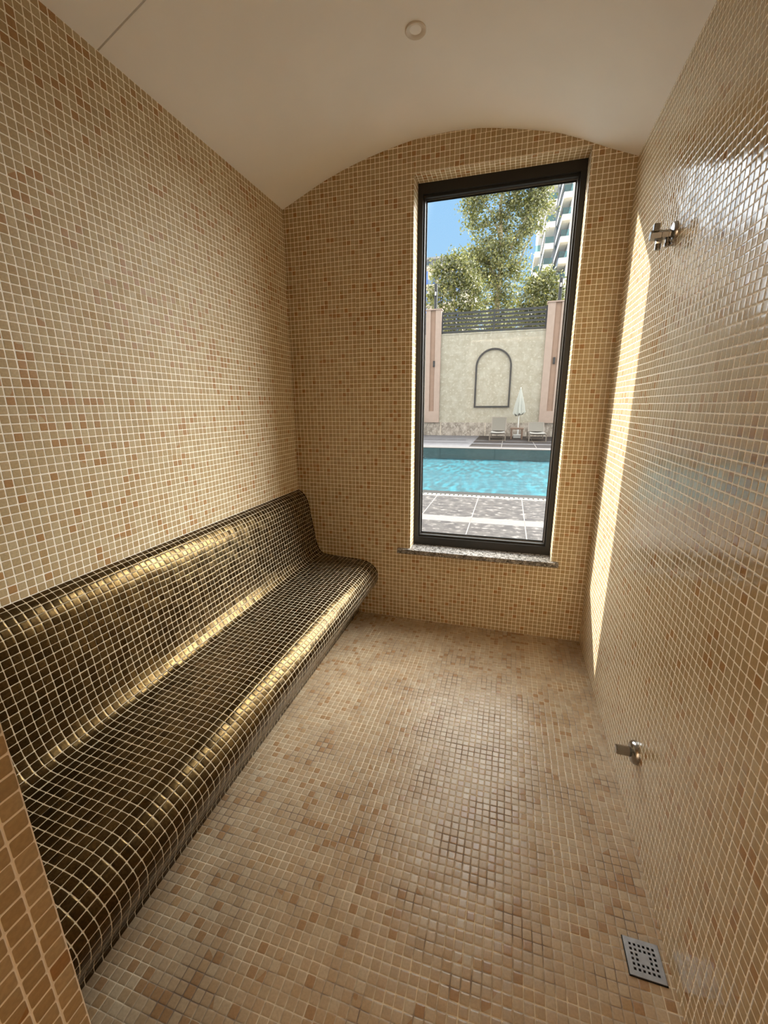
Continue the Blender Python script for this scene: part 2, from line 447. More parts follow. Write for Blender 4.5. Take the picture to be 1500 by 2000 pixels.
o = bpy.data.objects.new('ceiling', me); COL.objects.link(o); autosmooth(o, 30)
tag(o, 'white plaster barrel vault ceiling with one panel joint', 'ceiling', kind='structure')

# unseen hall behind the doorway, added to block sky and bounce the fill
m = MB()
m.box(-1.75, -1.65, -4.2, YD, -.1, 2.7)
m.box(-1.75, .95, -4.2, -4.1, -.1, 2.7)
m.box(-1.75, .95, -4.2, YD, 2.6, 2.7)
tag(m.build('wall_hall_bounce', M['hall']), 'unseen plaster hall added behind the doorway to bounce light', 'wall', kind='structure')

# ---------------------------------------------------------------- window
W = thing('window_1', (-.141, 2.78, WZ0), 'tall fixed window with black metal frame looking onto the pool', 'window', kind='structure')
def ringbox(m, x0, x1, z0, z1, w, wb, y0, y1, bev=0.0):
    m.box(x0, x0 + w, y0, y1, z0, z1, bev); m.box(x1 - w, x1, y0, y1, z0, z1, bev)
    m.box(x0 + w, x1 - w, y0, y1, z0, z0 + wb, bev); m.box(x0 + w, x1 - w, y0, y1, z1 - wb, z1, bev)
m = MB(); ringbox(m, WX0, WX1, WZ0, WZ1, .030, .055, 2.752, 2.835)
m.build('window_frame', M['frame'], W)
m = MB(); ringbox(m, WX0 + .030, WX1 - .030, WZ0 + .055, WZ1 - .055, .010, .014, 2.768, 2.80)
m.build('glazing_bead', M['frame'], W)
m = MB(); ringbox(m, WX0 + .030, WX1 - .030, WZ0 + .055, WZ1 - .055, .0135, .0185, 2.796, 2.7995)
m.build('glazing_spacer', M['steel'], W)
m = MB(); ringbox(m, WX0 + .030, WX1 - .030, WZ0 + .055, WZ1 - .055, .018, .026, 2.7995, 2.804)
m.build('gasket', M['gasket'], W)
m = MB(); m.box(WX0 + .025, WX1 - .025, 2.806, 2.812, WZ0 + .05, WZ1 - .05)
m.build('pane', M['glass'], W)
m = MB(); m.box(-.678, .352, 2.612, 2.642, WZ0 - .031, WZ0, .003); m.box(WX0 + .001, WX1 - .001, 2.640, 2.86, WZ0 - .030, WZ0)
tag(m.build('window_sill', M['sill'], W), 'speckled grey granite sill')

# ---------------------------------------------------------------- mosaic bench
BX = XL + .002
BP1 = [(BX, .897), (-1.398, .890), (-1.371, .868), (-1.346, .826), (-1.331, .757), (-1.311, .644), (-1.292, .528), (-1.272, .468), (-1.243, .436), (-1.205, .427)]
BP2 = [(-1.205, .427), (-1.12, .421), (-1.024, .416), (-.931, .409), (-.872, .388), (-.835, .349), (-.822, .305), (-.835, .245), (-.886, .170), (-.940, .095), (-.970, .030), (-.974, 0)]
B = thing('tiled_bench', (-1.2, 1.56, 0), 'long curved bench clad in dark bronze mosaic along the left wall', 'bench')
yb0, yb1 = YF + .002, YB - .002
def sweep(prof, name, close, v0):
    pts = crom(prof, 5)
    m = MB(); L = [v0]
    for a, c in zip(pts, pts[1:]): L.append(L[-1] + (c - a).length)
    for y0, y1, in ((yb0, yb1),):
        for i in range(len(pts) - 1):
            a, c = pts[i], pts[i + 1]
            m.face([(a.x, y0, a.y), (c.x, y0, c.y), (c.x, y1, c.y), (a.x, y1, a.y)], [(y0, L[i]), (y0, L[i + 1]), (y1, L[i + 1]), (y1, L[i])])
    for y in (yb0, yb1):
        m.face([(p.x, y, p.y) for p in pts] + [(x, y, z) for x, z in close], [(0, 0)] * (len(pts) + len(close)))
    cl = [pts[-1]] + [Vector(c) for c in close] + [pts[0]]
    for a, c in zip(cl, cl[1:]):
        if (a - c).length > 1e-6:
            m.face([(a.x, yb0, a.y), (c.x, yb0, c.y), (c.x, yb1, c.y), (a.x, yb1, a.y)], [(0, 0)] * 4)
    bmesh.ops.remove_doubles(m.bm, verts=m.bm.verts, dist=1e-6)
    return autosmooth(m.build(name, M['mosaic_bench'], B), 40), L[-1]
_, L1 = sweep(BP1, 'backrest', [(BX, .427)], .008)
sweep(BP2, 'seat', [(BX, 0), (BX, .427)], round((L1) / TP) * TP + .001)

# ---------------------------------------------------------------- ceiling lamp
lx, ly = -.444, 1.98; lz = vz(lx)
T = thing('ceiling_downlight', (lx, ly, lz), 'small round white recessed downlight, switched off, in the vaulted ceiling', 'ceiling light')
m = MB(); m.lathe((lx, ly, lz + .004), (0, 0, -1), [(0, .041), (.008, .041), (.010, .039), (.0095, .030), (.004, .0225), (.0, .0215)], 48, cap=False)
autosmooth(m.build('trim_ring', M['white_plastic'], T))
m = MB(); m.lathe((lx, ly, lz + .006), (0, 0, -1), [(0, .0225), (.004, .0225), (.0055, .017), (.006, .0)], 48)
autosmooth(m.build('lens', M['lens'], T))

# ---------------------------------------------------------------- wall fittings on the right
ty, tz = 1.887, 2.055; tx = xr(ty)
T = thing('shower_valve', (tx, ty, tz), 'small chrome cross-shaped valve high on the right mosaic wall', 'valve')
m = MB(); m.lathe((tx + .002, ty, tz), (-1, 0, 0), [(0, .038), (.006, .038), (.012, .034), (.016, .022)], 40)
autosmooth(m.build('escutcheon', M['chrome'], T))
m = MB(); m.lathe((tx - .012, ty, tz), (-1, 0, 0), [(0, .015), (.028, .015), (.030, .0165), (.062, .0165), (.064, .015)], 6)
m.build('valve_body', M['chrome'], T)
m = MB(); m.box(tx - .068, tx - .048, ty - .010, ty + .010, tz + .012, tz + .037, .002)
m.build('handle', M['chrome'], T)
m = MB(); m.box(tx - .056, tx - .036, ty - .011, ty + .011, tz - .030, tz - .012, .002); m.lathe((tx - .046, ty, tz - .028), (0, 0, -1), [(0, .010), (.018, .010), (.020, .0085)], 24)
autosmooth(m.build('outlet', M['chrome'], T))
m = MB(); m.lathe((tx - .018, ty, tz - .010), (0, 0, -1), [(0, .007), (.016, .007), (.018, .009), (.028, .009), (.030, .006)], 20)
autosmooth(m.build('screw', M['chrome'], T))

py, pz = 1.431, .268; px = xr(py)
T = thing('water_outlet', (px, py, pz), 'chrome hexagonal water outlet with round flange low on the right wall', 'water outlet')
m = MB(); m.lathe((px + .002, py, pz), (-1, 0, 0), [(0, .040), (.008, .0405), (.016, .038), (.022, .032), (.025, .022)], 44)
autosmooth(m.build('flange', M['chrome'], T), 30)
m = MB(); m.lathe((px - .018, py, pz), (-1, 0, 0), [(0, .0175), (.046, .0175), (.050, .0150)], 6, phase=.25)
m.build('hex_cap', M['chrome'], T)

# ---------------------------------------------------------------- floor drain
T = thing('floor_drain', (.449, .966, 0), 'square steel drain cover with square holes in the floor by the right wall', 'drain')
dx0, dx1, dy0, dy1 = .405, .493, .922, 1.010
bm = bmesh.new()
n = 6; mrg = .0125; cell = (dx1 - dx0 - 2 * mrg) / (n - .45); hole = cell * .55
xs = [dx0]; 
for i in range(n): xs += [dx0 + mrg + i * cell, dx0 + mrg + i * cell + hole]
xs.append(dx1)
off = dy0 - dx0
V = [[bm.verts.new((x, y + off, .0045)) for y in xs] for x in xs]
for i in range(len(xs) - 1):
    for j in range(len(xs) - 1):
        hi_, hj = (i - 1) // 2, (j - 1) // 2
        is_hole = i % 2 == 1 and j % 2 == 1 and not (hi_ in (2, 3) and hj in (2, 3))
        if not is_hole: bm.faces.new((V[i][j], V[i + 1][j], V[i + 1][j + 1], V[i][j + 1]))
r = bmesh.ops.extrude_face_region(bm, geom=bm.faces[:])
bmesh.ops.translate(bm, verts=[v for v in r['geom'] if isinstance(v, bmesh.types.BMVert)], vec=(0, 0, -.003))
bmesh.ops.recalc_face_normals(bm, faces=bm.faces)
bmesh.ops.translate(bm, verts=bm.verts, vec=-WORLD[T.name])
me = bpy.data.meshes.new('cover_plate'); bm.to_mesh(me); bm.free(); me.materials.append(M['steel'])
o = bpy.data.objects.new('cover_plate', me); COL.objects.link(o); o.parent = T
m = MB(); m.box(dx0 - .002, dx1 + .002, dy0 - .002, dy1 + .002, 0, .0012)
m.build('well_shade', M['dark'], T)  # flat dark sheet on the floor, standing in for the shaded hollow below

# ================================================================= OUTSIDE
GY0, GYN, GYF, WY = 2.88, 7.28, 15.05, 21.53
PX0, PX1 = -9.0, 8.0
m = MB(); m.box(-14, 14, GY0, 5.30, -.3, 0); m.box(-14, 14, 5.57, 6.86, -.3, 0)
tag(m.build('pool_deck', M['deck']), 'speckled grey stone paving between the window and the pool', 'paving', kind='structure')
m = MB(); m.box(-14, 14, 5.30, 5.57, -.3, 0)
tag(m.build('paving_band', M['deck_light']), 'pale stone band running across the near pool paving', 'paving', kind='structure')
m = MB(); m.box(-14, 14, 7.03, GYN, -.3, .0); 
tag(m.build('pool_coping', M['coping']), 'grey stone coping along the near pool edge', 'paving', kind='structure')
T = thing('overflow_grate', (0, 6.945, 0), 'long white slotted overflow grate between paving and pool coping', 'grate', kind='structure')
m = MB(); m.box(-14, 14, 6.86, 7.03, -.3, -.012); m.build('channel', M['slot'], T)
m = MB()
m.box(-6, 5, 6.862, 6.872, -.012, .001); m.box(-6, 5, 7.018, 7.028, -.012, .001)
x = -3.2
while x < 3.0:
    m.box(x, x + .045, 6.872, 7.018, -.012, .001); x += .075
m.build('slats', M['white_grate'], T)

m = MB(); m.box(-14, 14, GYN, GYF, -.7, -.38)
tag(m.build('pool_floor', M['pool_floor']), 'turquoise floor of the swimming pool', 'pool', kind='structure')
m = MB(); m.box(-14, 14, GYF, GYF + .06, -.7, -.02)
tag(m.build('pool_side', M['pool_wall']), 'grey tiled far side of the pool under the waterline', 'pool', kind='structure')
m = MB(); m.face([(-14, GYN, -.03), (14, GYN, -.03), (14, GYF, -.03), (-14, GYF, -.03)])
tag(m.build('pool_water', M['water']), 'rippled turquoise water filling the pool', 'water', kind='structure')
# far terrace
T = thing('far_terrace', (0, 18, 0), 'far terrace of grey stone panels with pale stripes beyond the pool', 'paving', kind='structure')
m = MB(); m.box(-14, 14, GYF + .06, WY + .1, -.5, -.004); m.build('slab', M['far_light'], T)
m = MB()
for y0, y1 in ((15.75, 17.0), (17.4, 18.5), (18.75, WY)): m.box(-1.35, 14, y0, y1, -.01, .0)
m.build('dark_panel', M['far_dark'], T)
m = MB()
for x0, x1, y0, y1 in ((-14, -1.75, 18.6, 18.75), (-3.6, -1.5, 17.2, 17.3)): m.box(x0, x1, y0, y1, -.01, .0)
m.build('dark_stripe', M['far_dark'], T)
m = MB(); m.box(-14, 14, GYF, GYF + .42, -.02, .004)
m.build('pale_edge', M['deck_light'], T)

# boundary wall
T = thing('boundary_wall', (-1, WY, 0), 'tall beige rendered wall with granite base across the pool', 'wall', kind='structure')
m = MB(); m.box(-14, 14, WY, WY + .25, .62, 4.79); m.build('rendered_wall', M['render'], T)
m = MB(); m.box(-14, 14, WY - .04, WY + .25, -.2, .64); m.build('granite_base', M['dado'], T)
m = MB(); m.box(-14, 14, WY - .02, WY + .27, 4.75, 4.80); m.build('wall_coping', M['render'], T)

def pillar(x0, x1, r0, r1, label):
    T = thing('wall_pillar', ((x0 + x1) / 2, WY - .14, .64), label, 'pillar', 'pink pillars of the boundary wall')
    yf = WY - .14
    m = MB(); m.box(x0, r0, yf, WY + .2, .64, 5.86); m.box(r1, x1, yf, WY + .2, .64, 5.86); m.box(r0, r1, yf, WY + .2, .64, 1.19)
    m.build('shaft', M['pink'], T)
    m = MB(); m.box(r0, r1, yf + .07, WY + .2, 1.19, 5.86); tag(m.build('recess', M['pink_dark'], T), 'darker pink recessed strip')
    m = MB(); m.box(x0 - .04, x1 + .04, yf - .04, WY + .24, 5.86, 5.91); m.build('cap', M['cap'], T)
pillar(-4.13, -3.40, -3.91, -3.67, 'pink pillar with recessed strip at the left side of the window view')
pillar(1.35, 2.12, 1.66, 1.92, 'pink pillar with recessed strip beside the right loungers, partly behind the frame')

def wall_light(x, z, label):
    T = thing('wall_light', (x, WY - .08, z), label, 'wall light', 'small dark lights on the pink pillars')
    m = MB(); m.box(x - .045, x + .045, WY - .16, WY - .07, z - .14, z + .14, .008); m.build('housing', M['arch'], T)
    m = MB(); m.box(x - .03, x + .03, WY - .165, WY - .155, z - .04, z + .04); m.build('bracket', M['fence'], T)
wall_light(-3.70, 3.44, 'small dark wall light on the left pink pillar')
wall_light(1.79, 3.42, 'small dark wall light on the right pink pillar')

def post_lamp(x, ztop, zl, label):
    T = thing('post_lamp', (x, WY - .0, 5.91), label, 'lamp', 'dark post lamps on the pillars')
    m = MB(); m.box(x - .065, x + .065, WY - .065, WY + .065, 5.91, ztop, .01); m.build('post', M['fence'], T)
    m = MB(); m.box(x - .055, x + .055, WY - .085, WY - .06, zl - .13, zl + .13, .02); m.build('lamp_head', M['arch'], T)
    m = MB(); m.box(x - .03, x + .03, WY - .095, WY - .08, zl - .08, zl + .08, .012, 3); m.build('diffuser', M['led'], T)
post_lamp(-3.71, 7.02, 6.59, 'dark post lamp with white light on top of the left pink pillar')
post_lamp(1.80, 6.85, 6.55, 'dark post lamp with white light on top of the right pink pillar')

def fence(x0, x1, mids, label):
    T = thing('slat_fence', ((x0 + x1) / 2, WY + .1, 4.80), label, 'fence', 'grey slat fences on the boundary wall')
    y = WY + .1
    for i in range(6):
        m = MB(); z = 4.83 + i * .166; m.box(x0, x1, y - .02, y + .02, z, z + .098, .004); m.build('slat', M['fence'], T)
    for xm in [x0 + .03] + mids + [x1 - .03]:
        m = MB(); m.box(xm - .035, xm + .035, y - .045, y + .045, 4.80, 5.79, .004); m.build('post', M['fence'], T)
fence(-3.40, 1.35, [-.96], 'grey horizontal slat fence on the wall between the two pink pillars')
fence(-7.2, -4.13, [], 'short piece of grey slat fence left of the left pink pillar')

# arch frame on the wall
T = thing('arch_frame', (-.865, WY - .05, 1.36), 'dark metal arch-shaped outline mounted on the beige wall', 'wall ornament')
pts = []
ax0, ax1, az0, azs = -1.70, -.03, 1.36, 3.24
hw = .045
def archpath(d):
    r = (ax1 - ax0) / 2 - d; c = (ax0 + ax1) / 2
    P = [(ax0 + d, az0 + d), (ax0 + d, azs)]
    for k in range(1, 24):
        a = math.pi - math.pi * k / 24
        P.append((c + r * math.cos(a), azs + r * math.sin(a)))
    P += [(ax1 - d, azs), (ax1 - d, az0 + d)]
    return P
po, pi_ = archpath(0), archpath(.075)
m = MB(); y0, y1 = WY - .075, WY
for i in range(len(po)):
    j = (i + 1) % len(po)
    a, c, d, e = po[i], po[j], pi_[j], pi_[i]
    m.face([(a[0], y0, a[1]), (c[0], y0, c[1]), (d[0], y0, d[1]), (e[0], y0, e[1])])
    m.face([(a[0], y0, a[1]), (c[0], y0, c[1]), (c[0], y1, c[1]), (a[0], y1, a[1])])
    m.face([(e[0], y0, e[1]), (d[0], y0, d[1]), (d[0], y1, d[1]), (e[0], y1, e[1])])
bmesh.ops.remove_doubles(m.bm, verts=m.bm.verts, dist=1e-5)
m.build('arch_tube', M['arch'], T)

# loungers
def lounger(xc, w, yf, backz, label):
    T = thing('sun_lounger', (xc, yf + .9, 0), label, 'sun lounger', 'sun loungers by the boundary wall')
    x0, x1 = xc - w / 2, xc + w / 2; t = .045; zs = .33; yh = yf + 1.25
    m = MB()
    for x in (x0, x1 - t): m.box(x, x + t, yf, yf + 1.85, zs - .05, zs, .008)
    m.box(x0 + t, x1 - t, yf + .03, yf + .075, zs - .05, zs - .005); m.box(x0 + t, x1 - t, yf + 1.8, yf + 1.85, zs - .05, zs)
    m.build('frame', M['lounger'], T)
    for yy in (yf - .02, yf + 1.75):
        for x in (x0 - .012, x1 - t + .012):
            m = MB(); m.box(x, x + t, yy, yy + .06, 0, zs - .01, .006); m.build('leg', M['lounger'], T)
        m = MB(); m.box(x0 + .03, x1 - .03, yy + .012, yy + .048, 0.0, .03); m.build('floor_bar', M['lounger'], T)
    m = MB(); N = 8
    for k in range(N):      # sagging seat sling with thickness
        a, c = k / N, (k + 1) / N
        za, zc = zs + .02 - .045 * math.sin(math.pi * a), zs + .02 - .045 * math.sin(math.pi * c)
        xa, xc_ = x0 + t + a * (w - 2 * t), x0 + t + c * (w - 2 * t)
        m.face([(xa, yf + .03, za), (xc_, yf + .03, zc), (xc_, yh, zc), (xa, yh, za)])
        m.face([(xa, yf + .03, za - .03), (xc_, yf + .03, zc - .03), (xc_, yh, zc - .03), (xa, yh, za - .03)])
        m.face([(xa, yf + .03, za), (xc_, yf + .03, zc), (xc_, yf + .03, zc - .03), (xa, yf + .03, za - .03)])
        m.face([(xa, yh, za), (xc_, yh, zc), (xc_, yh, zc - .03), (xa, yh, za - .03)])
    bmesh.ops.remove_doubles(m.bm, verts=m.bm.verts, dist=1e-5)
    m.build('seat_sling', M['sling_light'], T)
    yt = yh + .55
    dz = backz - zs; L = math.hypot(.55, dz); ang = math.atan2(dz, .55)
    R = Matrix.Rotation(ang, 3, 'X')
    br = MB()
    for x in (x0, x1 - t): br.box(x, x + t, yh, yh + L, zs - .02, zs + .02, .008, rot=R, piv=(xc, yh, zs))
    br.box(x0 + t, x1 - t, yh + L - .04, yh + L, zs - .015, zs + .015, rot=R, piv=(xc, yh, zs))
    bk = br.build('back_frame', M['lounger'], T)
    m = MB(); m.box(x0 + t, x1 - t, yh + .03, yh + L - .035, zs - .006, zs + .012, rot=R, piv=(xc, yh, zs)); m.build('back_sling', M['sling'], T)
    for x in (x0 + .06, x1 - .08):
        m = MB(); m.tube([(x, yh + .55 * .6, zs + dz * .6), (x, yh + .62, zs - .02)], .012, 6); m.build('back_strut', M['lounger'], T)
lounger(-.428, .66, 18.55, .93, 'grey sun lounger with higher raised back, left of the folded parasol')
lounger(1.165, .68, 18.3, .72, 'grey sun lounger with lower back, right of the small wooden table')

T = thing('side_table', (.37, 19.9, 0), 'low open wooden side table between the two sun loungers', 'table')
for x in (.105, .555):
    for y in (19.62, 20.0):
        m = MB(); m.box(x, x + .07, y, y + .07, 0, .42, .004); m.build('leg', M['wood'], T)
m = MB(); m.box(.09, .645, 19.6, 20.1, .42, .485, .006); m.build('tabletop', M['wood'], T)

px_, py_ = .425, 20.42
T = thing('parasol', (px_, py_, 0), 'closed off-white parasol standing between the sun loungers', 'parasol')
m = MB(); m.box(px_ - .19, px_ + .16, py_ - .17, py_ + .17, 0, .15, .012); m.lathe((px_, py_, .14), (0, 0, 1), [(0, .04), (.22, .04), (.24, .03)], 16); m.build('base', M['white_metal'], T)
m = MB(); m.lathe((px_, py_, .12), (0, 0, 1), [(0, .022), (2.12, .022)], 12); m.build('pole', M['white_metal'], T)
bm_ = MB(); seg = 32; rings = []
for k, (z, r) in enumerate([(2.20, .012), (2.10, .05), (1.85, .105), (1.55, .165), (1.25, .21), (1.08, .235), (1.06, .20)]):
    ring = []
    for i in range(seg):
        a = 2 * math.pi * i / seg
        rr = r * (1 + .22 * math.cos(8 * a) * min(1, (2.2 - z) * 1.5)); zz = z + (.05 * math.cos(8 * a) if z < 1.2 else 0) + (.04 * math.cos(a) if z < 1.2 else 0)
        ring.append(bm_.bm.verts.new((px_ + rr * math.cos(a), py_ + rr * math.sin(a), zz)))
    rings.append(ring)
for A, C in zip(rings, rings[1:]):
    for i in range(seg): bm_.bm.faces.new((A[i], A[(i + 1) % seg], C[(i + 1) % seg], C[i]))
bm_.bm.faces.new(rings[0]); bm_.bm.faces.new(rings[-1])
autosmooth(bm_.build('canopy', M['canvas'], T), 50)
m = MB(); m.lathe((px_, py_, 2.19), (0, 0, 1), [(0, .02), (.04, .018), (.06, .005)], 10); m.build('finial', M['white_metal'], T)

# small plant by the wall, far left
T = thing('young_plant', (-4.30, 21.2, 0), 'small green plant against the granite base at the far left', 'plant')
def leaf_quads(m, c, size, n_dir=None):
    n = n_dir or Vector((random.gauss(0, 1), random.gauss(0, 1), random.gauss(0, 1))).normalized()
    u = n.orthogonal().normalized(); a = random.uniform(0, 6.28); w = n.cross(u)
    u, w = u * math.cos(a) + w * math.sin(a), w * math.cos(a) - u * math.sin(a)
    l, b = size, size * random.uniform(.55, .8); k = n * (b * .22)
    p = [c - u * l * .5, c + w * b * .5 + k, c + u * l * .55, c - w * b * .5 + k]
    vs = [m.bm.verts.new(q) for q in p]
    m.bm.faces.new((vs[0], vs[1], vs[2])); m.bm.faces.new((vs[0], vs[2], vs[3]))
m = MB(); st = MB()
for i in range(5):
    x = -4.30 + random.uniform(-.15, .15); y = 21.2 + random.uniform(-.12, .12); h = random.uniform(.7, 1.0)
    x2 = x + random.uniform(-.12, .12)
    st.tube([(x, y, 0), (x2, y, h)], [.012, .006], 6)
    for k in range(9):
        f = .35 + .65 * k / 8
        leaf_quads(m, Vector((x + (x2 - x) * f + random.uniform(-.09, .09), y + random.uniform(-.09, .09), h * f)), .13)
st.build('stem', M['bark'], T); tag(m.build('foliage', M['leaf_green'], T, normals=False), kind='stuff')

# trees beyond the wall
def tree(base, blobs, limbs, label, dens=1.0, leaf=.175, yd=27.0):
    f = yd / 27.0
    def at_(p): return (p[0] * f, p[1] * f, CZ + (p[2] - CZ) * f)
    base = (base[0] * f, base[1] * f, -.3)
    blobs = [at_(b_) + (b_[3] * f,) for b_ in blobs]
    limbs = [([at_(q) if q[2] > 0 else (q[0] * f, q[1] * f, -.3) for q in path], a0 * f, a1 * f) for path, a0, a1 in limbs]
    T = thing('plane_tree', base, label, 'tree', 'trees behind the boundary wall')
    bx, by, _ = base
    m = MB()
    for path, r0, r1 in limbs[:1]:
        n = len(path); m.tube(path, [r0 + (r1 - r0) * i / (n - 1) for i in range(n)], 10)
    m.build('trunk', M['bark'], T, smooth=True)
    for path, r0, r1 in limbs[1:]:
        m = MB(); n = len(path); m.tube(path, [r0 + (r1 - r0) * i / (n - 1) for i in range(n)], 7)
        m.build('branch', M['bark'], T, smooth=True)
    m = MB()
    for x, y, z, r in blobs:
        # each bough is a cluster of small leaf clumps
        for c in range(int(25 * r * r * dens) + 8):
            d = Vector((random.gauss(0, 1), random.gauss(0, 1), random.gauss(0, 1))).normalized() * r * random.uniform(.3, 1.08)
            cc = Vector((x, y, z)) + Vector((d.x, d.y, d.z * .95))
            cr = random.uniform(.24, .44)
            for k in range(int(random.uniform(24, 40))):
                q = Vector((random.gauss(0, 1), random.gauss(0, 1), random.gauss(0, .8))) * cr * .66
                nd = (Vector((random.gauss(0, 1), random.gauss(0, 1), random.gauss(0, 1) + .7))).normalized()
                leaf_quads(m, cc + q, leaf * random.uniform(.6, 1.15), nd)
    tag(m.build('foliage', M['leaf'], T, normals=False), kind='stuff')
Y = 27.0
tree((-1.05, Y, 0), [(-2.75, Y, 12.2, .6), (-2.5, Y + .3, 11.3, .5), (-1.5, Y, 7.0, .8), (-.5, Y + .2, 7.1, .8), (-1.4, Y + .3, 6.1, .8), (-.4, Y, 6.0, .8), (-1.5, Y, 5.2, .7), (-.3, Y + .3, 5.1, .7), (.9, Y, 12.6, .6), (-2.35, Y, 12.45, .75), (-1.7, Y + .5, 13.4, 1.0), (-.6, Y - .3, 13.5, 1.2), (.35, Y, 13.0, 1.05), (.65, Y + .5, 12.0, .85), (-.3, Y, 12.1, 1.0), (.5, Y - .3, 11.1, .8), (-1.35, Y, 11.5, .75), (-1.0, Y + .4, 10.6, 1.0),
                     (-.1, Y, 10.3, .75), (-1.9, Y, 10.0, .95), (-2.6, Y - .4, 9.4, .75), (-1.0, Y - .5, 9.3, 1.0), (-.2, Y + .4, 8.9, .75), (-2.0, Y + .4, 8.6, 1.0), (-.9, Y, 8.0, .9), (-2.2, Y, 14.6, 1.0), (-.4, Y, 14.9, 1.3), (.8, Y, 14.4, .9)],
     [([(-1.0, Y, 0), (-1.0, Y, 4), (-1.08, Y, 7), (-1.0, Y, 9.5), (-1.2, Y, 12), (-1.0, Y, 14)], .22, .05),
      ([(-1.05, Y, 8.2), (-1.9, Y, 9.6), (-2.4, Y, 10.2)], .08, .03), ([(-1.0, Y, 9), (-.2, Y, 10.5), (.6, Y, 12.2)], .08, .03), ([(-1.1, Y, 10.5), (-1.7, Y, 11.8), (-2.3, Y, 12.5)], .06, .02), ([(-1.0, Y, 8.4), (0, Y, 9.2), (.6, Y, 10.8)], .06, .02)],
     'tallest tree, with pale trunk and yellow-green crown, centred behind the slat fence', dens=.95, yd=29.4)
tree((-3.6, Y + .6, 0), [(-3.0, Y, 4.9, .7), (-3.0, Y, 9.0, .6), (-2.4, Y + .3, 8.0, .7), (-4.55, Y, 9.1, .45), (-3.55, Y, 9.6, .65), (-4.1, Y + .5, 8.5, .75), (-4.75, Y, 7.7, .55), (-3.3, Y, 8.3, .85), (-4.4, Y + .3, 7.0, .55), (-3.2, Y + .3, 7.1, .9), (-2.4, Y + .6, 6.8, .9), (-4.0, Y + .3, 6.0, .8), (-2.8, Y + .3, 5.8, .9)],
     [([(-3.6, Y + .6, 0), (-3.5, Y + .6, 4), (-3.6, Y + .6, 7), (-3.6, Y + .3, 9)], .14, .03), ([(-3.55, Y + .6, 5.5), (-4.3, Y + .3, 7.2), (-4.7, Y, 8.6)], .05, .015), ([(-3.55, Y + .6, 5.8), (-2.8, Y + .5, 7.2), (-2.3, Y + .5, 8.2)], .05, .015)],
     'lower spreading tree behind the left pink pillar and its post lamp', dens=.95, yd=25.2)
tree((1.3, Y + .4, 0), [(.9, Y, 5.0, .7), (1.6, Y, 4.9, .7), (1.1, Y, 8.1, .75), (1.8, Y + .3, 7.9, .65), (.5, Y, 7.5, .75), (2.2, Y, 7.0, .65), (1.4, Y, 7.0, .75), (.2, Y + .4, 6.5, .75), (.9, Y + .3, 6.1, .8), (2.4, Y + .3, 6.1, .65), (1.7, Y + .3, 5.7, .75)],
     [([(1.3, Y + .4, 0), (1.25, Y + .4, 4), (1.2, Y + .4, 6.5), (1.1, Y + .2, 8)], .12, .03), ([(1.25, Y + .4, 5.5), (1.9, Y + .3, 6.8), (2.2, Y + .2, 7.6)], .05, .015), ([(1.25, Y + .4, 5.2), (.6, Y + .3, 6.4), (.2, Y + .2, 7.2)], .05, .015)],
     'low rounded tree behind the right pink pillar, below the white tower', dens=.95, yd=25.2)

# white tower at right
k = 75 / 52
def sc(v): return v * k
T = thing('apartment_tower', (5.5, 80, 0), 'tall white apartment tower with staggered teal glass balconies at the right', 'building')
def tz_(z): return (z - CZ) * k + CZ
FH = 1.99 * k
m = MB(); m.box(5.0, 12, 86, 100, -1, 45); m.box(2.9, 12, 87.5, 100, -1, 45); m.box(6.8, 12, 76, 100, -1, 45)
m.build('tower_wall', M['tower'], T)
bays = [(5.62, 6.76, 75.0, 86.0, 22.319, 8), (3.50, 4.78, 75.4, 87.4, 21.90, 8), (2.15, 2.95, 76.0, 88.0, 17.35, 5)]
for bi, (x0, x1, y0, y1, zt, nf) in enumerate(bays):
    for f in range(-3 if bi < 2 else 0, nf):
        z = tz_(zt) - f * FH
        if z < 2: continue
        m = MB(); m.box(x0, x1, y0, y1, z - .78, z - .0); fo = m.build('balcony', M['tower'], T)
        m = MB(); m.box(x0 + .03, x1 - .03, y0 + .03, y1 - .03, z - .80, z - .77); m.build('soffit', M['soffit'], fo)
        m = MB(); m.box(x0 + .02, x1 - .02, y0 + .02, y0 + .06, z, z + .86); m.build('front_rail', M['rail_glass'], fo)
        m = MB(); m.box(x0 + .02, x0 + .06, y0 + .06, y1, z, z + .86); m.build('side_rail', M['rail_glass_blue'], fo)
        m = MB(); m.box(x0 + .1, x1 - .05, y1 - .12, y1 - .05, z, z + FH - .8); m.build('window', M['tower_glass'], T)

